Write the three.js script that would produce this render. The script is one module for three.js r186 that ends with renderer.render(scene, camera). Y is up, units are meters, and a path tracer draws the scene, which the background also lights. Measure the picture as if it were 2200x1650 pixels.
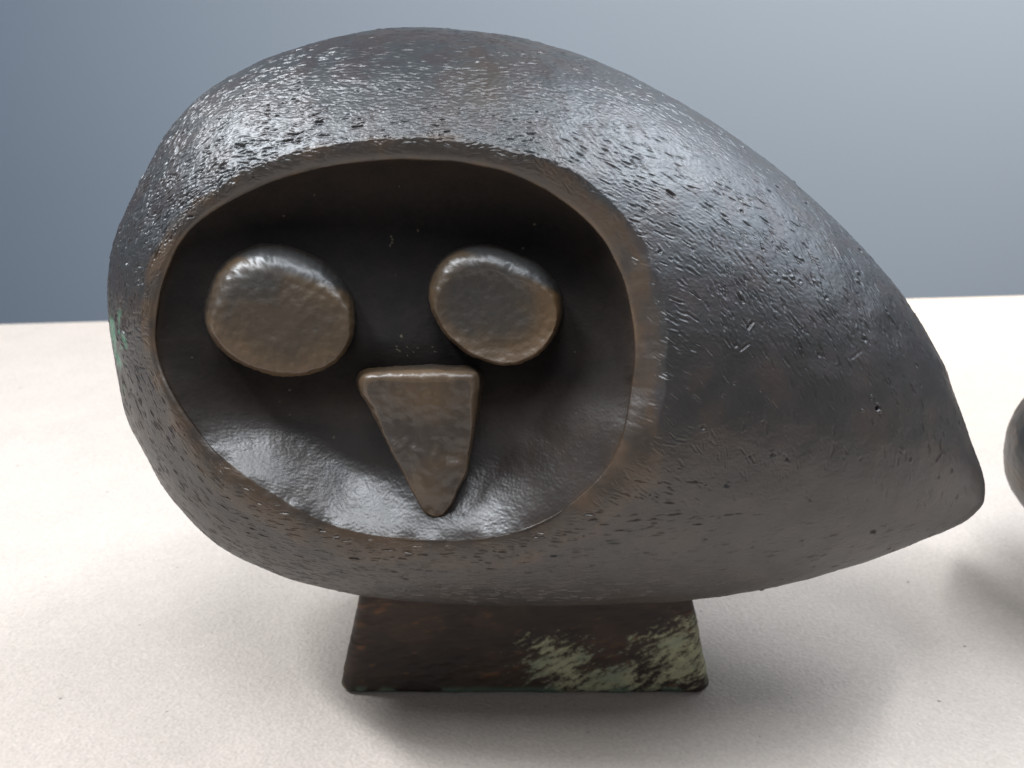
import * as THREE from 'three';
import { ImprovedNoise } from 'three/addons/math/ImprovedNoise.js';
import { RectAreaLightUniformsLib } from 'three/addons/lights/RectAreaLightUniformsLib.js';

// ---------------------------------------------------------------- camera, lights, exposure
const rad = THREE.MathUtils.degToRad;
const FOV = 42, PITCH = rad(22), H = 0.203, ZC = 0.2714, D0 = 0.286;
const scene = new THREE.Scene();
scene.background = new THREE.Color().setRGB(0.22, 0.235, 0.26);
const camera = new THREE.PerspectiveCamera(FOV, 4 / 3, 0.02, 20);
camera.position.set(0, H, ZC);
camera.lookAt(0, H - Math.sin(PITCH), ZC - Math.cos(PITCH));
camera.focus = 0.245; camera.userData.fStop = 22;
const renderer = new THREE.WebGLRenderer({ antialias: true });
renderer.toneMapping = THREE.LinearToneMapping;
renderer.toneMappingExposure = 0.88;
renderer.shadowMap.enabled = true;
RectAreaLightUniformsLib.init();
function panel(color, power, w, h, pos, target) {
  const l = new THREE.RectAreaLight(new THREE.Color().setRGB(...color), power, w, h);
  l.position.set(...pos); l.lookAt(...target); scene.add(l);
}
panel([0.93, 0.985, 1.05], 102, 0.09, 0.75, [-0.66, 1.0, 0.02], [-0.36, 0.0, 0.60]);
panel([0.93, 0.985, 1.05], 39, 0.08, 0.75, [0.40, 1.0, -0.10], [0.22, 0.0, 0.30]);
panel([0.93, 0.985, 1.05], 19, 0.32, 0.34, [-0.06, 1.0, 0.36], [-0.06, 0.0, 0.62]);
panel([0.84, 0.95, 1.10], 4.8, 0.80, 0.80, [0.80, 0.95, -0.25], [0.0, 0.05, 0.10]);
const wash = new THREE.SpotLight(new THREE.Color().setRGB(1, 0.85, 0.65), 19, 0, 0.55, 0.6, 2);  // unseen spot added to brighten the backdrop's right, leaving its left dark
wash.position.set(0.75, 1.2, 0.2); wash.target.position.set(0.36, 0.36, -0.78);
wash.shadow.radius = 8; wash.castShadow = true; scene.add(wash, wash.target);

// ---------------------------------------------------------------- helpers
let seed = 20240611;
const rnd = () => { seed = (seed + 0x6D2B79F5) | 0; let t = Math.imul(seed ^ (seed >>> 15), 1 | seed); t = (t + Math.imul(t ^ (t >>> 7), 61 | t)) ^ t; return ((t ^ (t >>> 14)) >>> 0) / 4294967296; };
const pn = new ImprovedNoise();
const noise = (x, y, z) => pn.noise(x + 211.3, y + 97.1, z + 53.7);
const fbm = (x, y, z, o = 3) => { let a = 0, g = 1; for (let i = 0; i < o; i++) { a += g * noise(x, y, z + i * 17.3); x *= 2.03; y *= 2.03; z *= 2.03; g *= 0.5; } return a; };
const clamp = (x, a = 0, b = 1) => Math.min(b, Math.max(a, x));
const sm = (a, b, x) => { const t = clamp((x - a) / (b - a)); return t * t * (3 - 2 * t); };
const mix = (a, b, t) => a + (b - a) * t;
const mix3 = (c, d, t) => [mix(c[0], d[0], t), mix(c[1], d[1], t), mix(c[2], d[2], t)];
const F = new THREE.Vector3(0, -Math.sin(PITCH), -Math.cos(PITCH)), U = new THREE.Vector3(0, Math.cos(PITCH), -Math.sin(PITCH));
const K = 2 * Math.tan(rad(FOV / 2)) * (4 / 3) * D0 / 2200;       // metres per drawing unit on the sculpture's middle plane
// the sculptor's frame: x right, y along U, z out of the face; origin on the middle plane
const toLocal = (px, py, z) => [(px - 1100) * K * (D0 - z) / D0, (825 - py) * K * (D0 - z) / D0];
const toWorld = (x, y, z) => [x, H + F.y * (D0 - z) + U.y * y, ZC + F.z * (D0 - z) + U.z * y];
const toDraw = (x, y, z) => [1100 + x / K * D0 / (D0 - z), 825 - y / K * D0 / (D0 - z)];
const pickPlane = (px, py, axis, v) => {   // drawing point on the world plane y = v or z = v
  const dx = (px - 1100) * K / D0, dy = (825 - py) * K / D0;
  const d = [dx, F.y + U.y * dy, F.z + U.z * dy], o = [0, H, ZC], t = (v - o[axis]) / d[axis];
  return [o[0] + d[0] * t, o[1] + d[1] * t, o[2] + d[2] * t];
};
function tag(o, label, category, extra = {}) { o.userData = { label, category, ...extra }; return o; }
function mesh(name, geo, mat, parent = scene) { const m = new THREE.Mesh(geo, mat); m.name = name; m.castShadow = m.receiveShadow = true; parent.add(m); return m; }
function closedCurve(pts) { return new THREE.CatmullRomCurve3(pts.map(([x, y]) => new THREE.Vector3(x, y, 0)), true, 'centripetal'); }
function polar(pts, cx, cy) {               // star-shaped closed curve -> radius by angle, 1440 steps
  const c = closedCurve(pts).getPoints(6000), N = 1440, out = new Float64Array(N);
  const l = c.map(p => [Math.atan2(p.y - cy, p.x - cx), Math.hypot(p.x - cx, p.y - cy)]);
  for (let i = 0; i < l.length - 1; i++) {
    let [a, r] = l[i], [b, q] = l[i + 1]; if (b - a > Math.PI) a += 2 * Math.PI; if (a - b > Math.PI) b += 2 * Math.PI;
    const s = (a < b ? [a, r, b, q] : [b, q, a, r]);
    for (let k = Math.ceil(s[0] / (2 * Math.PI) * N); k <= s[2] / (2 * Math.PI) * N; k++) out[((k % N) + N) % N] = mix(s[1], s[3], s[2] > s[0] ? (k / N * 2 * Math.PI - s[0]) / (s[2] - s[0]) : 0);
  }
  return out;
}
const at = (tab, ang) => { const N = tab.length; let f = ang / (2 * Math.PI) * N; f = ((f % N) + N) % N; const i = Math.floor(f); return mix(tab[i], tab[(i + 1) % N], f - i); };
function gridNormals(P, rows, cols, closedTip) {        // smooth normals of a rows x cols grid closed round the columns
  const Nn = new Float32Array(P.length);
  for (let j = 0; j < rows; j++) for (let i = 0; i < cols; i++) {
    const j0 = Math.max(0, j - 1), j1 = Math.min(rows - 1, j + 1), a = 3 * (j0 * cols + i), b = 3 * (j1 * cols + i), c = 3 * (j * cols + (i + cols - 1) % cols), d = 3 * (j * cols + (i + 1) % cols), o = 3 * (j * cols + i);
    const ux = P[d] - P[c], uy = P[d + 1] - P[c + 1], uz = P[d + 2] - P[c + 2], vx = P[b] - P[a], vy = P[b + 1] - P[a + 1], vz = P[b + 2] - P[a + 2];
    let x = vy * uz - vz * uy, y = vz * ux - vx * uz, z = vx * uy - vy * ux; const l = Math.hypot(x, y, z) || 1;
    Nn[o] = x / l; Nn[o + 1] = y / l; Nn[o + 2] = z / l;
  }
  return Nn;
}
function gridGeometry(P, N, C, cols, r0, r1, origin, flip) {          // rows r0..r1 of the grid as geometry about origin
  const n = (r1 - r0 + 1) * cols, p = new Float32Array(n * 3), q = new Float32Array(n * 3), c = new Float32Array(n * 3), idx = new Uint32Array((r1 - r0) * cols * 6);
  for (let k = 0; k < n; k++) for (let m = 0; m < 3; m++) { const s = 3 * (r0 * cols + k) + m; p[3 * k + m] = P[s] - origin[m]; q[3 * k + m] = N[s]; c[3 * k + m] = C[s]; }
  let w = 0;
  for (let j = 0; j < r1 - r0; j++) for (let i = 0; i < cols; i++) {
    const a = j * cols + i, b = j * cols + (i + 1) % cols, d = a + cols, e = b + cols;
    if (flip) { idx[w++] = a; idx[w++] = b; idx[w++] = d; idx[w++] = b; idx[w++] = e; idx[w++] = d; } else { idx[w++] = a; idx[w++] = d; idx[w++] = b; idx[w++] = b; idx[w++] = d; idx[w++] = e; }
  }
  const g = new THREE.BufferGeometry();
  g.setAttribute('position', new THREE.BufferAttribute(p, 3)); g.setAttribute('normal', new THREE.BufferAttribute(q, 3)); g.setAttribute('color', new THREE.BufferAttribute(c, 3));
  g.setIndex(new THREE.BufferAttribute(idx, 1)); return g;
}
const bronze = (rough, extra = {}) => new THREE.MeshPhysicalMaterial({ vertexColors: true, roughness: rough, metalness: 0.0, ior: 1.66, ...extra });

// ---------------------------------------------------------------- setting: tabletop and backdrop
{
  const L = pickPlane(0, 690, 1, 0), R = pickPlane(2200, 629, 1, 0);
  const slope = (R[2] - L[2]) / (R[0] - L[0]), z0 = L[2] - slope * L[0];
  // section of the card-covered top: flat, rounded back edge, then down
  const prof = [[0.75, 0]], r = 0.008; for (let i = 0; i <= 10; i++) { const a = i / 10 * Math.PI / 2; prof.push([-Math.sin(a) * r + r, -r + Math.cos(a) * r]); } prof.push([0, -0.05], [0.75, -0.05]);
  const pos = [], uv = [], idx = [];
  for (let i = 0; i <= 40; i++) { const x = -1.1 + i * 0.055; for (const [d, y] of prof) { const z = z0 + slope * x + d; pos.push(x, y, z); uv.push(x / 0.6, (z - y) / 0.6); } }
  const n = prof.length;
  for (let i = 0; i < 40; i++) for (let j = 0; j < n; j++) { const a = i * n + j, b = i * n + (j + 1) % n, c = a + n, d = b + n; idx.push(a, c, b, b, c, d); }
  const g = new THREE.BufferGeometry(); g.setAttribute('position', new THREE.Float32BufferAttribute(pos, 3)); g.setAttribute('uv', new THREE.Float32BufferAttribute(uv, 2)); g.setIndex(idx);
  const flat = g.toNonIndexed(); flat.computeVertexNormals();
  // paper: fibre grain in tone and relief, a few specks
  const S = 2048, col = new Uint8Array(S * S * 4), bump = new Uint8Array(S * S * 4);
  const small = new Float32Array(S * S);
  for (let i = 0; i < S * S; i++) small[i] = rnd();
  const mott = new Float32Array(256 * 256); for (let i = 0; i < 65536; i++) { const x = i % 256, y = i >> 8; mott[i] = fbm(x / 9, y / 9, 3, 4); }
  const H1 = new Float32Array(S * S);
  for (let y = 0; y < S; y++) for (let x = 0; x < S; x++) { let a = 0; for (let k = -1; k <= 1; k++) for (let m = -1; m <= 1; m++) a += small[((y + k + S) % S) * S + (x + m + S) % S]; H1[y * S + x] = a / 9; }
  for (let k = 0; k < 5200; k++) {                         // fibres and specks
    const x0 = rnd() * S, y0 = rnd() * S, a = rnd() * 6.28, len = 2 + rnd() * 9, v = rnd() < 0.5 ? -0.22 : 0.22; 
    for (let t = 0; t < len; t++) { const x = Math.floor(x0 + Math.cos(a) * t + S) % S, y = Math.floor(y0 + Math.sin(a) * t + S) % S; H1[y * S + x] += v * (0.4 + 0.6 * rnd()); }
  }
  const spot = new Float32Array(S * S);
  for (let k = 0; k < 420; k++) { const x0 = Math.floor(rnd() * S), y0 = Math.floor(rnd() * S), r = 0.6 + rnd() * rnd() * 2.2, v = 0.15 + rnd() * 0.4; for (let y = -4; y <= 4; y++) for (let x = -4; x <= 4; x++) { const d = Math.hypot(x, y * 1.2); if (d < r) spot[((y0 + y + S) % S) * S + (x0 + x + S) % S] = v * (1 - d / r * 0.5); } }
  for (let i = 0; i < S * S; i++) {
    const x = i % S, y = (i / S) | 0, m = mott[(y >> 3) * 256 + (x >> 3)], h = H1[i] - 0.5;
    const v = 1 + m * 0.018 + h * 0.17 - spot[i];
    col[4 * i] = clamp(192 * v, 0, 255); col[4 * i + 1] = clamp(180 * v, 0, 255); col[4 * i + 2] = clamp(169 * v, 0, 255); col[4 * i + 3] = 255;
    bump[4 * i] = bump[4 * i + 1] = bump[4 * i + 2] = clamp(128 + h * 260 - spot[i] * 60, 0, 255); bump[4 * i + 3] = 255;
  }
  const tex = (d, srgb) => { const t = new THREE.DataTexture(d, S, S); t.wrapS = t.wrapT = THREE.RepeatWrapping; t.magFilter = THREE.LinearFilter; if (srgb) t.colorSpace = THREE.SRGBColorSpace; t.needsUpdate = true; return t; };
  const top = mesh('tabletop', flat, new THREE.MeshStandardMaterial({ map: tex(col, true), bumpMap: tex(bump), bumpScale: 0.0004, roughness: 0.85 }));
  tag(top, 'pale pinkish grey card surface that the bronze sculptures stand on', 'tabletop', { kind: 'structure' });
  // backdrop board behind the table
  const wall = new THREE.BoxGeometry(7, 3.2, 0.03);
  const b = mesh('backdrop_wall', wall, new THREE.MeshStandardMaterial({ color: new THREE.Color().setRGB(0.15, 0.19, 0.25), roughness: 0.75 }));
  b.position.set(0.1, 0.3, -0.80);
  tag(b, 'plain blue grey wall behind the table', 'wall', { kind: 'structure' });
}

// ---------------------------------------------------------------- the owl
const BASE_C = [0.0040, 0, -0.006];
const owl = new THREE.Group(); owl.name = 'owl_sculpture'; owl.position.set(...BASE_C); scene.add(owl);
tag(owl, 'large dark bronze owl with hollow face, disc eyes and tapering tail on a small plinth', 'sculpture');

const OUTLINE = [[231, 670], [236, 573], [243, 522], [268, 460], [311, 376], [359, 286], [404, 229], [455, 188], [502, 162], [575, 125], [640, 103], [684, 89], [798, 67], [900, 59], [1029, 68], [1118, 80], [1245, 118], [1341, 158], [1436, 205], [1500, 244], [1593, 304], [1698, 384], [1800, 478], [1873, 553], [1942, 635], [2000, 729], [2038, 805], [2069, 896], [2099, 977], [2114, 1032], [2116, 1058], [2112, 1083], [2097, 1100], [2064, 1125], [1982, 1163], [1873, 1204], [1723, 1247], [1650, 1265], [1491, 1289], [1300, 1298], [1130, 1301], [950, 1296], [796, 1282], [685, 1260], [588, 1231], [471, 1173], [408, 1116], [360, 1062], [307, 968], [268, 888], [248, 781]];
const RIM = [[330, 684], [350, 593], [395, 498], [455, 448], [520, 410], [595, 378], [680, 356], [770, 342], [866, 336], [965, 340], [1061, 356], [1130, 378], [1191, 408], [1245, 448], [1292, 494], [1330, 560], [1354, 632], [1368, 736], [1364, 800], [1352, 866], [1342, 925], [1322, 983], [1300, 1016], [1270, 1048], [1191, 1110], [1094, 1150], [1030, 1160], [964, 1164], [865, 1160], [768, 1148], [671, 1116], [580, 1062], [515, 1020], [456, 972], [415, 922], [380, 868], [342, 788], [330, 735]];
const CX = 950, CY = 720, FX = 870, FY = 740, WF = 0.070, WB = 0.062;
const [cx, cy] = toLocal(CX, CY, 0);
// outline of the body on its middle plane; grown or shrunk until the round body's contour is the drawn one
const want = polar(OUTLINE.map(([x, y]) => [x, -y]), CX, -CY);          // y up
{
  const w = want.slice(); for (let i = 0; i < 1440; i++) { const a = (i > 720 ? i - 1440 : i) / 4, keep = Math.abs(a + 17) < 14; if (!keep) { let s = 0; for (let k = -16; k <= 16; k++) s += w[(i + k + 1440) % 1440]; want[i] = s / 33; } }
}
const R = new Float64Array(1440); for (let i = 0; i < 1440; i++) R[i] = want[i] * K;
const R0 = R.slice();
// thickness: the outline blown up like a cushion (Poisson's equation on a grid), kept as a factor on 1 - q^2 by direction and share of the radius
let grid; const GQ = 48, FAT = new Float64Array(1440 * (GQ + 1));
{
  const h = 0.0006, nx = 470, ny = 330, x0 = cx - 0.112, y0 = cy - 0.098, u = new Float64Array(nx * ny), dom = new Uint8Array(nx * ny);
  for (let j = 1; j < ny - 1; j++) for (let i = 1; i < nx - 1; i++) { const x = x0 + i * h - cx, y = y0 + j * h - cy; if (Math.hypot(x, y) < at(R, Math.atan2(y, x))) dom[j * nx + i] = 1; }
  for (let it = 0; it < 900; it++) for (let p = 0; p < 2; p++) for (let j = 1; j < ny - 1; j++) for (let i = 1 + ((j + p) & 1); i < nx - 1; i += 2) { const k = j * nx + i; if (dom[k]) u[k] += 1.975 * ((u[k - 1] + u[k + 1] + u[k - nx] + u[k + nx] + 1) / 4 - u[k]); }
  grid = { u, h, nx, x0, y0 };
  let top = 0; for (const v of u) top = Math.max(top, v);
  grid.top = top;
  for (let a = 0; a < 1440; a++) { const an = a / 720 * Math.PI; for (let q = 0; q <= GQ; q++) {
    const f = Math.min(q / GQ, 0.94), x = (cx + Math.cos(an) * R[a] * f - x0) / h, y = (cy + Math.sin(an) * R[a] * f - y0) / h, i = Math.floor(x), j = Math.floor(y), s = x - i, t = y - j, k = j * nx + i;
    FAT[a * (GQ + 1) + q] = mix(mix(u[k], u[k + 1], s), mix(u[k + nx], u[k + nx + 1], s), t) / top / (1 - f * f);
  } }
}
for (let pass = 0; pass < 2; pass++) for (let q = 0; q <= GQ; q++) { const c = new Float64Array(1440); for (let a = 0; a < 1440; a++) { let t = 0; const w = Math.abs((a > 720 ? a - 1440 : a) / 4 + 16) < 9 ? 5 : 14; for (let k = -w; k <= w; k++) t += FAT[((a + k + 1440) % 1440) * (GQ + 1) + q]; c[a] = t / (2 * w + 1); } for (let a = 0; a < 1440; a++) FAT[a * (GQ + 1) + q] = c[a]; }
const fat = (an, q) => { let f = an / (2 * Math.PI) * 1440; f = ((f % 1440) + 1440) % 1440; const i = Math.floor(f), g = Math.min(q, 0.9999) * GQ, j = Math.floor(g), n = GQ + 1, b = ((i + 1) % 1440) * n; return mix(mix(FAT[i * n + j], FAT[i * n + j + 1], g - j), mix(FAT[b + j], FAT[b + j + 1], g - j), f - i); };
const bsp = t => [(1 - t) ** 3 / 6, (3 * t ** 3 - 6 * t * t + 4) / 6, (-3 * t ** 3 + 3 * t * t + 3 * t + 1) / 6, t ** 3 / 6];
const uAt = (x, y) => { const { u, h, nx, x0, y0, top } = grid, fx = (x - x0) / h, fy = (y - y0) / h, i = Math.floor(fx), j = Math.floor(fy), a = bsp(fx - i), b = bsp(fy - j); let s = 0; for (let m = 0; m < 4; m++) for (let k = 0; k < 4; k++) s += a[k] * b[m] * u[(j + m - 1) * nx + i + k - 1]; return s / top; };
const zBody = (x, y) => {
  const dx = x - cx, dy = y - cy, an = Math.atan2(dy, dx), q = Math.hypot(dx, dy) / at(R, an); if (q >= 1) return 0;
  const far = sm(0.86, 0.94, q), near = far < 1 ? uAt(cx + dx * at(R0, an) / at(R, an), cy + dy * at(R0, an) / at(R, an)) : 0;
  return WF * Math.sqrt(Math.max(0, mix(near, far > 0 ? fat(an, q) * (1 - q * q) : 0, far)));
};
for (let it = 0; it < 8; it++) {
  const got = new Float64Array(1440);
  for (let s = 0; s < 7200; s++) { const a = s / 3600 * Math.PI, Ra = at(R, a); for (let k = -4; k <= 22; k++) {
    const f = k / 44 * Math.PI / 2, c = Math.cos(f), z = (k < 0 ? WB : WF) * Math.sin(f) * Math.sqrt(fat(a, c));
    const [px, py] = toDraw(cx + Math.cos(a) * Ra * c, cy + Math.sin(a) * Ra * c, z), dx = px - CX, dy = CY - py, j = (Math.round(Math.atan2(dy, dx) / (2 * Math.PI) * 1440) + 1440) % 1440;
    got[j] = Math.max(got[j], Math.hypot(dx, dy));
  } }
  const fac = new Float64Array(1440);
  for (let i = 0; i < 1440; i++) fac[i] = got[i] > 0 ? want[i] / got[i] : 1;
  for (let i = 0; i < 1440; i++) { let s = 0; for (let k = -14; k <= 14; k++) s += fac[(i + k + 1440) % 1440]; R[i] *= s / 29; }
}
const COLS = 1700, FROWS = 210, BROWS = 350, KROWS = 46, ROWS = FROWS + BROWS + KROWS;
// angles round the face centre, spaced by the outline's length
const rimR = polar(RIM.map(([x, y]) => [x, -y]), FX, -FY), outR = polar(OUTLINE.map(([x, y]) => [x, -y]), FX, -FY);
{ const r = rimR.slice(); for (let i = 0; i < 1440; i++) { let t = 0; for (let k = -22; k <= 22; k++) t += r[(i + k + 1440) % 1440]; rimR[i] = t / 45; } }
const ANG = new Float64Array(COLS);
{
  const cum = [0]; for (let i = 0; i < 1440; i++) { const a = i / 720 * Math.PI, b = (i + 1) / 720 * Math.PI, r = outR[i], s = outR[(i + 1) % 1440]; cum.push(cum[i] + Math.hypot(r * Math.cos(a) - s * Math.cos(b), r * Math.sin(a) - s * Math.sin(b)) + 1.6); }
  let j = 0; for (let i = 0; i < COLS; i++) { const v = i / COLS * cum[1440]; while (cum[j + 1] < v) j++; ANG[i] = (j + (v - cum[j]) / (cum[j + 1] - cum[j])) / 720 * Math.PI; }
}
// outline on the middle plane as seen along each of those angles
const surf = (px, py) => { let z = 0.03; for (let k = 0; k < 24; k++) { const [x, y] = toLocal(px, py, z); z = mix(z, zBody(x, y), 0.7); } return z; };
const P = new Float32Array(ROWS * COLS * 3), RD = new Float32Array(ROWS * COLS).fill(1);
const put = (j, i, x, y, z) => { const o = 3 * (j * COLS + i); P[o] = x; P[o + 1] = y; P[o + 2] = z; };
const LIP = 0.0042, rimZ = new Float64Array(COLS);
const wave = (c, s, w) => Math.exp(-((c - s) ** 2) / (w * w));
// the hollow: z of its floor
const foot = [];                                  // height of the lower rim across the face
for (let d = 188; d <= 352; d += 4) { const a = d / 180 * Math.PI, x = FX + Math.cos(a) * at(rimR, a), y = FY - Math.sin(a) * at(rimR, a); foot.push([x, surf(x, y) - LIP * 2.3 * 0.35 * sm(-0.15, -0.6, Math.sin(a))]); }
const footZ = x => { if (x <= foot[0][0]) return foot[0][1]; for (let k = 1; k < foot.length; k++) if (x < foot[k][0]) return mix(foot[k - 1][1], foot[k][1], (x - foot[k - 1][0]) / (foot[k][0] - foot[k - 1][0])); return foot[foot.length - 1][1]; };
const FLOOR = 0.0425;
for (let i = 0; i < COLS; i++) {
  const a = ANG[i], ca = Math.cos(a), sa = Math.sin(a), rr = at(rimR, a), rx = FX + ca * rr, ry = FY - sa * rr;
  const zr = surf(rx, ry); rimZ[i] = zr;
  const [lx, ly] = toLocal(rx, ry, zr);
  // point of the middle-plane outline that this column runs to
  const A = [lx - cx, ly - cy];
  let oa = a; { const far = toLocal(FX + ca * at(outR, a), FY - sa * at(outR, a), 0); oa = Math.atan2(far[1] - cy, far[0] - cx); }
  const ro = at(R, oa), ox = cx + Math.cos(oa) * ro, oy = cy + Math.sin(oa) * ro;
  const kb = sm(-0.15, -0.6, sa), side = sm(0.45, 0.8, ca) * sm(-0.55, -0.2, sa), chamf = mix(mix(0.4, 0.78, side), 0, sm(-0.3, -0.7, ca) * sm(0.75, 0.3, sa)) * (1 - kb);
  const lip0 = LIP * mix(mix(mix(1.25, 1.7, side), 0.7, sm(-0.3, -0.7, ca) * sm(0.75, 0.3, sa)), 2.3, kb), lipR = lip0 * (1 + 0.14 * noise(ca * 9, sa * 9, 2) + 0.02 * noise(ca * 30, sa * 30, 5));
  const prof = e => mix(mix((1 - Math.sqrt(1 - e * e)) * 0.8, 1.15 * (e < 0.05 ? e * e / 0.1 : e - 0.025), chamf), 0.35 * e * e, kb);
  for (let j = 0; j < BROWS; j++) {
    const t = (j + 1) / BROWS, tt = mix(t * t, t, 0.72), s = Math.sin(tt * Math.PI / 2);
    const x = lx + (ox - lx) * s, y = ly + (oy - ly) * s; let z = j === BROWS - 1 ? 0 : zBody(x, y);
    const d = Math.hypot(x - lx, y - ly, z - zr);
    RD[(FROWS + j) * COLS + i] = d;
    if (d < lipR) z -= lipR * prof(1 - d / lipR);
    put(FROWS + j, i, x, y, z);
  }
  for (let j = 0; j < KROWS; j++) { const f = (j + 1) / KROWS * Math.PI / 2, c = Math.cos(f); put(FROWS + BROWS + j, i, cx + Math.cos(oa) * ro * c, cy + Math.sin(oa) * ro * c, -WB * Math.sin(f) * Math.sqrt(fat(oa, c))); }
  const z1 = zr - lip0 * prof(1), dz1 = (lip0 - lipR) * prof(1), up = sm(-0.35, 0.5, sa), n = mix(2.0, 8, up) * mix(1, ca > 0 ? 1.9 : 1.35, sm(0.55, 1, Math.abs(ca)) * (1 - up));
  for (let j = 0; j < FROWS; j++) {
    const s = 1 - (1 - j / (FROWS)) ** 1.5, px = FX + ca * rr * s, py = FY - sa * rr * s;
    const below = sm(720, 930, py); let zf = mix(FLOOR, footZ(px) - 0.0085, below) + 0.003 * wave(px, 880, 200) * wave(py, 800, 120) * (1 - below);
    zf += 0.003 * wave(px, 930, 70) * wave(py, 1040, 120);
    const w = clamp((1 - s) / 0.38), bowl = mix(1 - (1 - w) ** 1.5, sm(0, 1, w), 0.4), k = sm(0.35, -0.55, sa), z = z1 + (zf - z1) * mix(1 - s ** n, bowl, k) + dz1 * sm(0.93, 1, s), [x, y] = toLocal(px, py, z);
    put(j, i, x, y, z);
  }
}
const bodyN = gridNormals(P, ROWS, COLS);
// --- tool marks: short gouges, chips and pits laid on the surface
const CELL = 0.003, hash = new Map(), marks = [];
const key = (x, y, z) => (Math.floor(x / CELL) + 100) * 1000003 + (Math.floor(y / CELL) + 100) * 1009 + Math.floor(z / CELL) + 100;
function addMark(j, i, len, wid, depth, ang) {
  const o = 3 * (j * COLS + i), n = [bodyN[o], bodyN[o + 1], bodyN[o + 2]], p = [P[o], P[o + 1], P[o + 2]];
  let t = [Math.cos(ang), Math.sin(ang), 0]; const dn = t[0] * n[0] + t[1] * n[1]; t = [t[0] - dn * n[0], t[1] - dn * n[1], -dn * n[2]]; const l = Math.hypot(...t) || 1; t = t.map(v => v / l);
  const b = [n[1] * t[2] - n[2] * t[1], n[2] * t[0] - n[0] * t[2], n[0] * t[1] - n[1] * t[0]];
  const m = { p, t, b, len, wid, depth }; marks.push(m);
  const r = len + wid * 2, seen = new Set();
  for (let x = -r; x <= r + CELL; x += CELL) for (let y = -r; y <= r + CELL; y += CELL) for (let z = -r; z <= r + CELL; z += CELL) { const q = key(p[0] + Math.min(x, r), p[1] + Math.min(y, r), p[2] + Math.min(z, r)); if (!seen.has(q)) { seen.add(q); if (!hash.has(q)) hash.set(q, []); hash.get(q).push(m); } }
}
const drawAt = o => toDraw(P[o], P[o + 1], P[o + 2]);
{
  const pick = () => { const j = FROWS + 8 + Math.floor(rnd() * (BROWS + 6 - 8)), i = Math.floor(rnd() * COLS); return [j, i, drawAt(3 * (j * COLS + i))]; };
  let made = 0, guard = 0;
  while (made < 9500 && guard++ < 90000) {
    const [j, i, [x, y]] = pick();
    const head = sm(1000, 300, x) * sm(900, 420, y), top = sm(560, 250, y) * sm(1750, 1300, x), low = sm(1140, 1200, y) * sm(1500, 1100, x), tail = sm(1450, 1600, x) * sm(860, 700, y);
    const dens = Math.max(head, top * 0.7, low * 0.35, tail * 0.7, 0.22);
    if (rnd() > dens) continue;
    let ang = -0.1 + (rnd() - 0.5) * 0.8;
    if (x > 1150) ang = -0.65 + (rnd() - 0.5) * 0.9; if (x > 1500 && y > 500) ang = -1.15 + (rnd() - 0.5) * 0.7;
    if (x < 520 && y < 700) ang = (rnd() < 0.55 ? 1.15 : 0.2) + (rnd() - 0.5) * 0.9; if (y > 1100) ang = 0.05 + (rnd() - 0.5) * 0.3; if (x < 480 && y > 800) ang = -0.9 + (rnd() - 0.5) * 0.5;
    const big = rnd() ** 3, sign = y > 1000 ? 1 : rnd() < 0.72 ? 1 : -0.6;
    addMark(j, i, mix(0.0004, 0.0020, rnd() * 0.6 + big * 0.4), mix(0.00016, 0.00042, rnd()), sign * mix(0.00005, 0.00020, big * 0.6 + rnd() * 0.4) * (y > 1000 ? 1.15 : x < 700 && y < 750 ? 1.5 : x > 1350 ? 1.5 : 1.1), ang);
    made++;
  }
  made = 0; guard = 0;
  while (made < 260 && guard++ < 40000) {          // pits and grains, thickest on the tail
    const [j, i, [x, y]] = pick();
    if (rnd() > Math.max(0.06, sm(1450, 1650, x) * 0.5, sm(1880, 1950, x) * sm(860, 920, y) * sm(1060, 1000, y) * 1.4)) continue;
    const r = mix(0.00022, 0.0006, rnd() ** 2); addMark(j, i, r * 1.2, r, (rnd() < 0.6 ? 1 : -0.8) * r * 0.75, rnd() * 3); made++;
  }
  const near = (tx, ty) => { let best = 1e9, bj = 0, bi = 0; for (let j = FROWS; j < FROWS + BROWS; j += 2) for (let i = 0; i < COLS; i += 2) { const [x, y] = drawAt(3 * (j * COLS + i)), d = (x - tx) ** 2 + (y - ty) ** 2; if (d < best) { best = d; bj = j; bi = i; } } return [bj, bi]; };
  for (const [x, y, len, wid, dep, a] of [[1887, 878, 0.0007, 0.0006, 0.0012, 0.3], [1870, 855, 0.0006, 0.0004, -0.0004, 1], [1850, 880, 0.0004, 0.0004, -0.0004, 0], [1440, 415, 0.0012, 0.0004, 0.0007, -0.7], [1715, 560, 0.0011, 0.0003, 0.0005, -1.1], [685, 262, 0.0011, 0.0004, 0.0006, 0], [770, 272, 0.0014, 0.0003, 0.0006, 0.1], [515, 312, 0.0016, 0.0004, 0.0007, -0.5], [617, 302, 0.0013, 0.0003, 0.0005, 0], [1590, 640, 0.0013, 0.0004, 0.0006, -1.0], [1610, 700, 0.0012, 0.0004, 0.0005, 0.9], [1600, 745, 0.0016, 0.0003, 0.0004, 0.6], [1720, 745, 0.002, 0.0003, 0.0004, -1.2], [1765, 750, 0.002, 0.0003, 0.0004, -1.2], [1840, 765, 0.0022, 0.0003, 0.0003, 0.5], [2020, 985, 0.0022, 0.0003, -0.0003, 0.6]]) { const [j, i] = near(x, y); addMark(j, i, len, wid, dep, a); }
}
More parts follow.
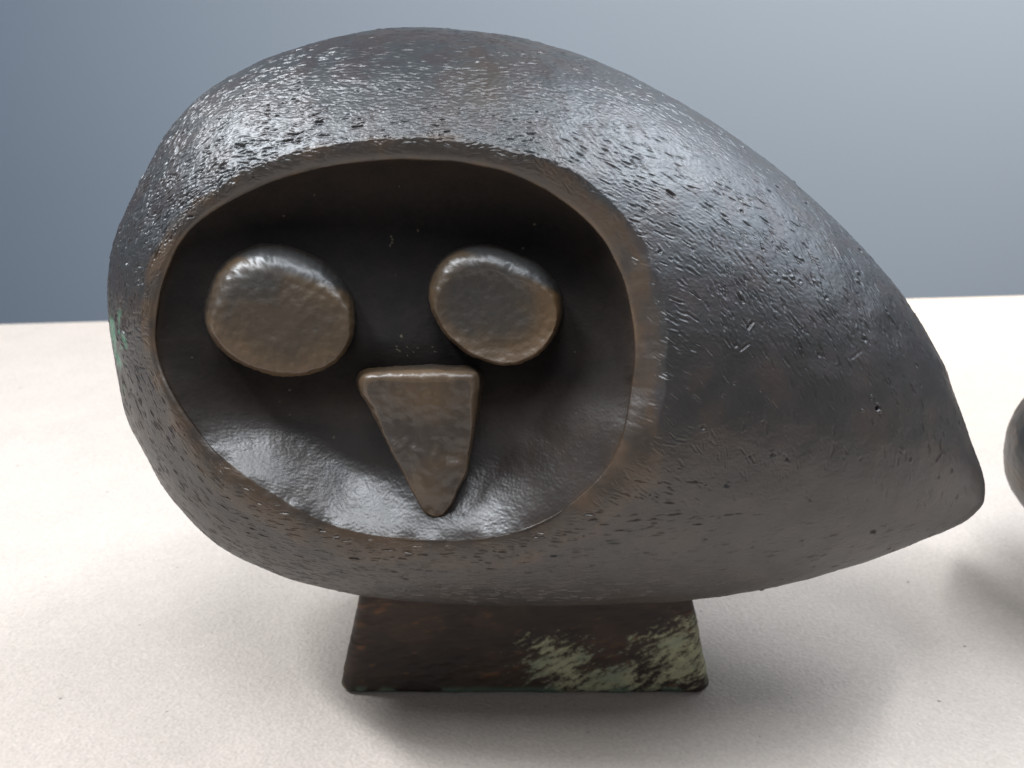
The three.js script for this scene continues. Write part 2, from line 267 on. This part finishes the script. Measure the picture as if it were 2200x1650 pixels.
function markAt(x, y, z) {
  let h = 0; const l = hash.get(key(x, y, z)); if (!l) return 0;
  for (const m of l) {
    const dx = x - m.p[0], dy = y - m.p[1], dz = z - m.p[2], u = Math.abs(dx * m.t[0] + dy * m.t[1] + dz * m.t[2]) / m.len, v = Math.abs(dx * m.b[0] + dy * m.b[1] + dz * m.b[2]) / m.wid;
    if (u > 1.6 || v > 2) continue;
    const e = clamp(1.25 - u * u), q = v < 1 ? -(1 - v * v) : 0.35 * Math.sin((v - 1) * Math.PI);
    h += m.depth * Math.min(1, e) * q;
  }
  return h;
}
// --- relief, patina and the hollow's painted shade
const C = new Float32Array(P.length), DARK = [0.019, 0.018, 0.017], BROWN = [0.040, 0.026, 0.016], PLUM = [0.022, 0.018, 0.019], GREEN = [0.07, 0.165, 0.105];
const P2 = new Float32Array(P.length);
for (let j = 0; j < ROWS; j++) for (let i = 0; i < COLS; i++) {
  const o = 3 * (j * COLS + i), x = P[o], y = P[o + 1], z = P[o + 2], [px, py] = drawAt(o), back = j > FROWS + BROWS + 10;
  const face = j < FROWS, s = face ? j / FROWS : 1, edge = j < FROWS ? sm(0.80, 1, s) : sm(1.25, 0.85, (RD[j * COLS + i] / 0.0055) * mix(1, 0.55, sm(850, 1000, py)) * (1 + 0.25 * noise(x * 160, y * 160, z * 160)));
  let h = 0;
  if (!back) {
    const away = face ? 0 : sm(2, 30, j - FROWS), topm = sm(620, 300, py), n1 = noise(x * 130, y * 130, z * 130), n2 = noise(x * 420, y * 520, z * 420);
    h += 0.0003 * noise(x * 45, y * 45, z * 45) * (face ? sm(0, 0.25, s) : 1) + (face ? 0.00009 : 0.00021) * n1;
    // fine chased grain, streaky along the body
    const ang = px > 1150 ? 0.6 : 0.1, ux = x * Math.cos(ang) - y * Math.sin(ang), uy = x * Math.sin(ang) + y * Math.cos(ang);
    const g = noise(ux * 700, uy * 1700, z * 900) + 0.6 * noise(ux * 1500 + 9, uy * 2600, z * 1700);
    h += away * (0.00004 * noise(x * 2600, y * 2600, z * 2600) + 0.00004 * noise(x * 1300, y * 1300, z * 1300));
    h += away * g * mix(0.000016, 0.000055, Math.max(topm, 0.35 * sm(1000, 400, px))) * (1 + 0.6 * n1);
    h += (1 - away) * (0.000015 * g + 0.00004 * n2 + 0.00003 * noise(x * 1500, y * 1500, z * 1500)) + away * 0.00004 * n2;
    h += away * markAt(x, y, z);
  }
  P2[o] = x + bodyN[o] * h; P2[o + 1] = y + bodyN[o + 1] * h; P2[o + 2] = z + bodyN[o + 2] * h;
  const b1 = fbm(x * 38, y * 38, z * 38, 4), b2 = fbm(x * 120 + 5, y * 120, z * 120, 3), b3 = noise(x * 900, y * 900, z * 900);
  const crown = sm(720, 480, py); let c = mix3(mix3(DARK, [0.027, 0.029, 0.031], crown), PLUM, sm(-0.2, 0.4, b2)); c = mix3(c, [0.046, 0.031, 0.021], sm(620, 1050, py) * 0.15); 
  c = mix3(c, BROWN, sm(-0.05, 0.5, b1 + b2 * 0.35) * mix(0.4, 0.22, crown) + 0.08 * (1 - crown));
  c = mix3(c, BROWN, wave(px, 1040, 60) * wave(py, 190, 70) * 0.75);
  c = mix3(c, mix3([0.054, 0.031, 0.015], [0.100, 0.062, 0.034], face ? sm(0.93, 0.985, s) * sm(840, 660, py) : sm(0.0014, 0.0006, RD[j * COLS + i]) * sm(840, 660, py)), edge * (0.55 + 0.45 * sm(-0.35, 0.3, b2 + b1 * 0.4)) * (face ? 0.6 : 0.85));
  if (face) c = mix3(c, mix3([0.026, 0.019, 0.015], [0.006, 0.005, 0.0045], sm(930, 780, py) * sm(380, 520, py) * (0.75 + 0.25 * b1)), sm(1.0, 0.88, s) * 0.85);  // dark patina, blackened around the eyes to paint in the hollow's shade
  const v = 1 + 0.28 * b2 + 0.16 * b3; c = c.map(q => q * v);
  if (px < 275 && py > 655 && py < 860) c = mix3(c, GREEN, sm(0.05, 0.3, b2 * 0.8 + 0.55 * wave(px, 241 + (py - 690) * 0.13, 6) - 0.22) * sm(655, 690, py) * sm(860, 790, py));
  C[o] = c[0]; C[o + 1] = c[1]; C[o + 2] = c[2];
}
{ // dust caught in the hollow
  const specks = Array.from({ length: 34 }, () => { const a = rnd() * 6.28, q = Math.sqrt(rnd()) * 0.9; return [FX + Math.cos(a) * at(rimR, a) * q, FY - Math.sin(a) * at(rimR, a) * q, 1.3 + 1.8 * rnd() ** 2]; });
  specks.push([840, 508, 2.5], [843, 514, 2.5], [842, 521, 2.5], [838, 527, 2.5]); for (let k = 0; k < 14; k++) specks.push([890 + (rnd() + rnd() - 1) * 80, 748 + (rnd() + rnd() - 1) * 28, 1.5]);
  for (let k = 0; k < FROWS * COLS; k++) { const [x, y] = drawAt(3 * k); for (const [a, b, r] of specks) if (Math.abs(x - a) < r && Math.abs(y - b) < r && Math.hypot(x - a, y - b) < r) { C[3 * k] = 0.085; C[3 * k + 1] = 0.07; C[3 * k + 2] = 0.05; } }
}
const W = new Float32Array(P2.length);
for (let o = 0; o < P2.length; o += 3) { const w = toWorld(P2[o], P2[o + 1], P2[o + 2]); W[o] = w[0]; W[o + 1] = w[1]; W[o + 2] = w[2]; }
const WN = gridNormals(W, ROWS, COLS);
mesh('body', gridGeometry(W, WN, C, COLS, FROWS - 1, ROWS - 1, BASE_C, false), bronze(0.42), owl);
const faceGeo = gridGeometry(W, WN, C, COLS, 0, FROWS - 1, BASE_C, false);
const dull = new Uint8Array(64 * 64 * 4);     // shade put into the upper hollow by cutting its reflections; the lower bowls are rubbed smooth
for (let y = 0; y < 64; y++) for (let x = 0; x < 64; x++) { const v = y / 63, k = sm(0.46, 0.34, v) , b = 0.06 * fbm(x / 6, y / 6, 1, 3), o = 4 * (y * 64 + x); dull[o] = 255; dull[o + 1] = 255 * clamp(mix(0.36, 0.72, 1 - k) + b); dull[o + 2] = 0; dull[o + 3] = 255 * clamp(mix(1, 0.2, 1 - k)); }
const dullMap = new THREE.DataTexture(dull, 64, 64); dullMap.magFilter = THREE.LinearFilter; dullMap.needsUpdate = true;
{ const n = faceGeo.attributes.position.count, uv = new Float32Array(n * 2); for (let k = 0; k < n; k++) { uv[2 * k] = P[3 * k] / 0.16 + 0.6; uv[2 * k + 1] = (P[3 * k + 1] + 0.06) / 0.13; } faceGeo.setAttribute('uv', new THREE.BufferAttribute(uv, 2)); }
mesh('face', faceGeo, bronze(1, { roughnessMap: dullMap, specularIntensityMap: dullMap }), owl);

// --- eyes and beak: raised pieces on the floor of the hollow
// front: [px, py] outline of the front face; zf(px, py) its height; lean: how far the root lies from the front, as drawn
function raised(name, front, zf, zr, lean, grow, dish, colour, cols, drop, dz) {
  const mx = front.reduce((a, p) => a + p[0], 0) / front.length, my = front.reduce((a, p) => a + p[1], 0) / front.length;
  const tab = polar(front.map(([x, y]) => [x, -y]), mx, -my), rows = [], rB = 0.0024;
  for (let k = 0; k <= 26; k++) rows.push([k / 26, 'side']); for (let k = 1; k <= 14; k++) rows.push([k / 14, 'round']); for (let k = 1; k <= 110; k++) rows.push([k / 110, 'top']);
  const n = rows.length, p = new Float32Array(n * cols * 3), c = new Float32Array(n * cols * 3), q = new Float32Array(n * cols * 3);
  rows.forEach(([t, kind], j) => {
    for (let i = 0; i < cols; i++) {
      const a = i / cols * 2 * Math.PI, ca = Math.cos(a), sa = Math.sin(a), r = at(tab, a) * (1 + 0.014 * noise(ca * 3 + mx, sa * 3, 1) + 0.007 * noise(ca * 11 + mx, sa * 11, 3));
      let rad, k, z, X, Y;
      const edgeZ = zf(mx + ca * r, my - sa * r) - dz;
      if (kind === 'side') { rad = r * mix(grow, 1, t); X = mx + ca * rad + lean[0] * (1 - t); Y = my - sa * rad + lean[1] * (1 - t); z = mix(zr(X, Y), edgeZ, t); }
      else if (kind === 'round') { const f = t * Math.PI / 2; const dr = drop * mix(0.17, 1, sm(-0.35, 0.9, sa)); rad = r - dr * (1 - Math.cos(f)); X = mx + ca * rad; Y = my - sa * rad; z = edgeZ + (zf(X, Y) - zf(mx + ca * r, my - sa * r) + dz) * Math.sin(f); }
      else { rad = (r - drop * mix(0.17, 1, sm(-0.35, 0.9, sa))) * (1 - t); X = mx + ca * rad; Y = my - sa * rad; z = zf(X, Y) + dish * (sm(1, 0.55, 1 - t) ? 1 : 1) * (1 - ((1 - t)) ** 4); }
      const [x, y] = toLocal(X, Y, z), o = 3 * (j * cols + i); p[o] = x; p[o + 1] = y; p[o + 2] = z;
    }
  });
  const N = gridNormals(p, n, cols), pw = new Float32Array(p.length);
  for (let o = 0; o < p.length; o += 3) {
    const x = p[o], y = p[o + 1], z = p[o + 2], [px, py] = toDraw(x, y, z), fade = sm(0, 40 * 3 * cols, p.length - o);
    const h = fade * (0.00022 * noise(x * 150, y * 150, z * 150) + 0.00016 * noise(x * 520, y * 520, z * 520) + 0.000035 * noise(x * 1500, y * 1500, z * 1500));
    const w = toWorld(x - N[o] * h, y - N[o + 1] * h, z - N[o + 2] * h); pw.set(w, o);
    c.set(colour(x, y, z, px, py, rows[Math.floor(o / 3 / cols)]), o);
  }
  const NW = gridNormals(pw, n, cols); for (let o = 0; o < NW.length; o++) NW[o] = -NW[o];
  return mesh(name, gridGeometry(pw, NW, c, cols, 0, n - 1, BASE_C, true), bronze(0.40, { ior: 1.6 }), owl);
}
const ellipse = (x, y, a, b, rot, wob) => Array.from({ length: 24 }, (_, i) => { const t = i / 24 * 2 * Math.PI, c = Math.cos(t), s = Math.sin(t), e = 1 + wob * Math.sin(3 * t + 1) * 0.02 + wob * Math.sin(2 * t + 4) * 0.015, u = a * e * Math.sign(c) * Math.abs(c) ** 0.92, v = b * e * Math.sign(s) * Math.abs(s) ** 0.92; return [x + u * Math.cos(rot) - v * Math.sin(rot), y + u * Math.sin(rot) + v * Math.cos(rot)]; });
const eyeColour = (mx, my, a, b, rot, warm) => (x, y, z, px, py, [t, kind]) => {
  const n1 = fbm(x * 70, y * 70, z * 70, 4), d = noise(x * 900, y * 900, z * 900), u = ((px - mx) * Math.cos(rot) + (py - my) * Math.sin(rot)) / a, v = ((py - my) * Math.cos(rot) - (px - mx) * Math.sin(rot)) / b, q = Math.hypot(u, v) + 0.16 * n1;
  let c = mix3([0.046, 0.038, 0.030], [0.062, 0.043, 0.026], sm(-0.3, 0.4, n1));
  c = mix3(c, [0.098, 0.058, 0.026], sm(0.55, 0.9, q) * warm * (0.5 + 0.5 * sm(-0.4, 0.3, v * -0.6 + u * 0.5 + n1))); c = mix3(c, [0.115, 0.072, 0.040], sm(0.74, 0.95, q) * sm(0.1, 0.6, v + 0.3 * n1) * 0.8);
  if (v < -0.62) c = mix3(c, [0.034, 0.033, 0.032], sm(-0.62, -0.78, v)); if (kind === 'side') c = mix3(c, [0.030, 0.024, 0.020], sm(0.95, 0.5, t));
  return c.map(w => 0.82 * w * (1 + 0.15 * n1 + 0.14 * d));
};
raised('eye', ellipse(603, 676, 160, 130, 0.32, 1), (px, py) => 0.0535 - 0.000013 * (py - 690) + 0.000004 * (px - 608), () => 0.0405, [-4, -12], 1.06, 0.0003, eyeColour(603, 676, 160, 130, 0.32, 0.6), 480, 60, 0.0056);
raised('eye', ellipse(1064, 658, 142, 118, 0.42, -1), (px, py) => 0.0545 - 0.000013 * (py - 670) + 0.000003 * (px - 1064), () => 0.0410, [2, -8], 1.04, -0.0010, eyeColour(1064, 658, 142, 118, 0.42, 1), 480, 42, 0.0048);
raised('beak', [[771, 838], [769, 822], [775, 808], [790, 801], [812, 798], [840, 796], [900, 794], [960, 794], [1006, 796], [1022, 800], [1030, 812], [1031, 830], [1028, 850], [1021, 900], [1011, 960], [1002, 1020], [986, 1050], [966, 1092], [942, 1114], [914, 1103], [890, 1064], [866, 1020], [850, 990], [820, 930], [792, 875]],
  (px, py) => 0.0548 - 0.000033 * (py - 830) - 0.0014 * sm(1060, 1115, py) - 0.0014 * ((px - 905) / 120) ** 2 + 0.0015 * sm(-25, 25, py - 965 - 0.3 * (px - 905) + 14 * noise(px / 30, 3, 8)) + 0.0007 * noise(px / 70, py / 80, 4) + 0.0003 * noise(px / 22, py / 26, 9), (px, py) => 0.0420 - 0.000066 * clamp(py - 800, 0, 180), [4, -6], 1.05, 0.0004,
  (x, y, z, px, py, [t, kind]) => { const b = fbm(x * 70, y * 70, z * 70, 5); let c = mix3([0.042, 0.031, 0.023], [0.070, 0.043, 0.022], sm(-0.5, 0.8, b + sm(960, 1100, py) * 0.5)); if (kind === 'round') c = mix3(c, [0.12, 0.078, 0.045], 0.5); return c.map(v => v * (1 + 0.25 * b)); }, 420, 28, 0.0032);

// --- plinth
function plinth(name, parent, origin, a0, a1, b0, b1, h, colour, dense) {
  const cols = dense ? 900 : 160, rows = dense ? 130 : 24, all = rows + 8, p = new Float32Array(all * cols * 3), c = new Float32Array(p.length);
  for (let j = 0; j < all; j++) for (let i = 0; i < cols; i++) {
    const k = Math.max(0, j - 8), t = k / (rows - 1), t0 = i / cols * 4; // round rectangle by perimeter
    let A = mix(a0, a1, t), B = mix(b0, b1, t), y = t * h; const r = 0.004;
    if (j < 8) { const f = j / 8; A *= f * 0.999; B *= f * 0.999; y = 0.0004; } else if (y < 0.0022) { const e = 1 - y / 0.0022, in_ = 0.0022 * (1 - Math.sqrt(Math.max(0, 1 - e * e))); A -= in_; B -= in_; y = Math.max(y, 0.0003); }
    // walk round the rectangle
    const per = [2 * A, 2 * B, 2 * A, 2 * B], tot = 4 * (A + B); let d = (t0 / 4) * tot, e = 0; while (d > per[e] && e < 3) { d -= per[e]; e++; }
    let X = e === 0 ? -A + d : e === 1 ? A : e === 2 ? A - d : -A, Z = e === 0 ? B : e === 1 ? B - d : e === 2 ? -B : -B + d;
    const qx = Math.abs(X) - (A - r), qz = Math.abs(Z) - (B - r); if (qx > 0 && qz > 0 && A > r) { const l = Math.hypot(qx, qz), m = Math.max(qx, qz), f = Math.min(1, r / l); X = Math.sign(X) * (A - r + qx * f); Z = Math.sign(Z) * (B - r + qz * f); }
    const o = 3 * (j * cols + i); p[o] = X; p[o + 1] = y; p[o + 2] = Z;
  }
  let N = gridNormals(p, all, cols); const q = new Float32Array(p.length);
  for (let o = 0; o < p.length; o += 3) {
    const x = p[o], y = p[o + 1], z = p[o + 2], on = y > 0.0006 ? 1 : 0, u = x + y * 1.8, v = y - x * 0.32;
    const [cc, hh] = colour(x, y, z, u, v); const n = [N[o], N[o + 1], N[o + 2]];
    const hgt = on * (0.0004 * noise(x * 60, y * 60, z * 60) + hh); q[o] = x + n[0] * -hgt; q[o + 1] = y + (on ? n[1] * -hgt : 0); q[o + 2] = z + n[2] * -hgt; c.set(cc, o);
  }
  N = gridNormals(q, all, cols); for (let o = 0; o < N.length; o++) N[o] = -N[o];
  return mesh(name, gridGeometry(q, N, c, cols, 0, all - 1, [0, 0, 0], true), bronze(0.55, { ior: 1.4 }), parent);
}
plinth('plinth', owl, BASE_C, 0.0572, 0.0480, 0.029, 0.0235, 0.040, (x, y, z, u, v) => {
  const streak = noise(u * 120, v * 420, z * 120) + 0.5 * noise(u * 300, v * 900, 3), b = fbm(x * 70, y * 90, z * 70, 3);
  let c = mix3([0.030, 0.020, 0.016], [0.052, 0.031, 0.020], sm(-0.4, 0.5, b)); c = mix3(c, [0.11, 0.052, 0.024], sm(0.40, 0.8, streak + b * 0.35 - 0.02 + 0.15 * sm(-0.03, -0.055, x)) * 0.9);
  // verdigris crust towards the right foot of the front
  const lobe = (X, Y, a, b2) => Math.exp(-(((x - X) / a) ** 2) - ((y - Y) / b2) ** 2), front = sm(0, 0.01, z);
  const zone = front * Math.max(lobe(0.009, 0.0115, 0.014, 0.010), lobe(0.050, 0.013, 0.020, 0.014), 0.95 * lobe(0.028, 0.005, 0.032, 0.007));
  const su = x * 0.88 + y * 0.48, sv = y * 0.88 - x * 0.48, fine = noise(su * 230, sv * 700, 7) + 0.7 * noise(su * 560, sv * 1500, 2) + 0.6 * noise(su * 1300, sv * 2600, 2) + 0.5 * noise(su * 90, sv * 240, 5);
  const m = sm(0.40, 0.84, zone * 0.78 + 0.36 * fine + 0.02) * sm(0.12, 0.35, zone);
  const foot = sm(0.0035, 0.0012, y) * sm(0.05, 0.25, b + 0.25);
  c = mix3(c, mix3([0.37, 0.36, 0.22], [0.25, 0.28, 0.19], sm(-0.2, 0.5, b)), m); c = mix3(c, [0.12, 0.20, 0.14], foot * 0.6);
  return [c.map(q => q * (1 + 0.18 * streak)), 0.00024 * streak + 0.00020 * m];
}, true);

// ---------------------------------------------------------------- second sculpture, cut by the picture's edge
{
  const g = new THREE.Group(); g.name = 'bronze_sculpture'; const org = [0.2125, 0, -0.035]; g.position.set(...org); scene.add(g);
  tag(g, 'second small rounded dark bronze sculpture, mostly cut off, beyond the owl tail', 'sculpture');
  const cols = 220, rows = 180, p = new Float32Array(cols * rows * 3), c = new Float32Array(p.length);
  for (let j = 0; j < rows; j++) for (let i = 0; i < cols; i++) {
    const f = j / (rows - 1) * Math.PI, a = i / cols * 2 * Math.PI, pinch = 1 - 0.16 * Math.cos(f), o = 3 * (j * cols + i);
    const nx = Math.sin(f) * Math.cos(a), nz = Math.sin(f) * Math.sin(a), ny = Math.cos(f), w = 1 + 0.012 * fbm(nx * 3, ny * 3, nz * 3, 3) + 0.004 * noise(nx * 30, ny * 30, nz * 30);
    p[o] = nx * 0.040 * pinch * w; p[o + 1] = 0.0560 + ny * 0.037 * w; p[o + 2] = nz * 0.040 * pinch * w;
    const b = fbm(nx * 4, ny * 4, nz * 4, 3); c.set(mix3(DARK, BROWN, sm(-0.3, 0.4, b)).map(v => v * (1 + 0.3 * b)), o);
  }
  const N = gridNormals(p, rows, cols); for (let o = 0; o < N.length; o++) N[o] = -N[o];
  mesh('body', gridGeometry(p, N, c, cols, 0, rows - 1, [0, 0, 0], true), bronze(0.4), g);
  plinth('plinth', g, [0, 0, 0], 0.015, 0.013, 0.015, 0.013, 0.026, (x, y, z) => [mix3(DARK, BROWN, 0.5), 0.0001 * noise(x * 200, y * 200, z * 200)], false);
}

renderer.render(scene, camera);
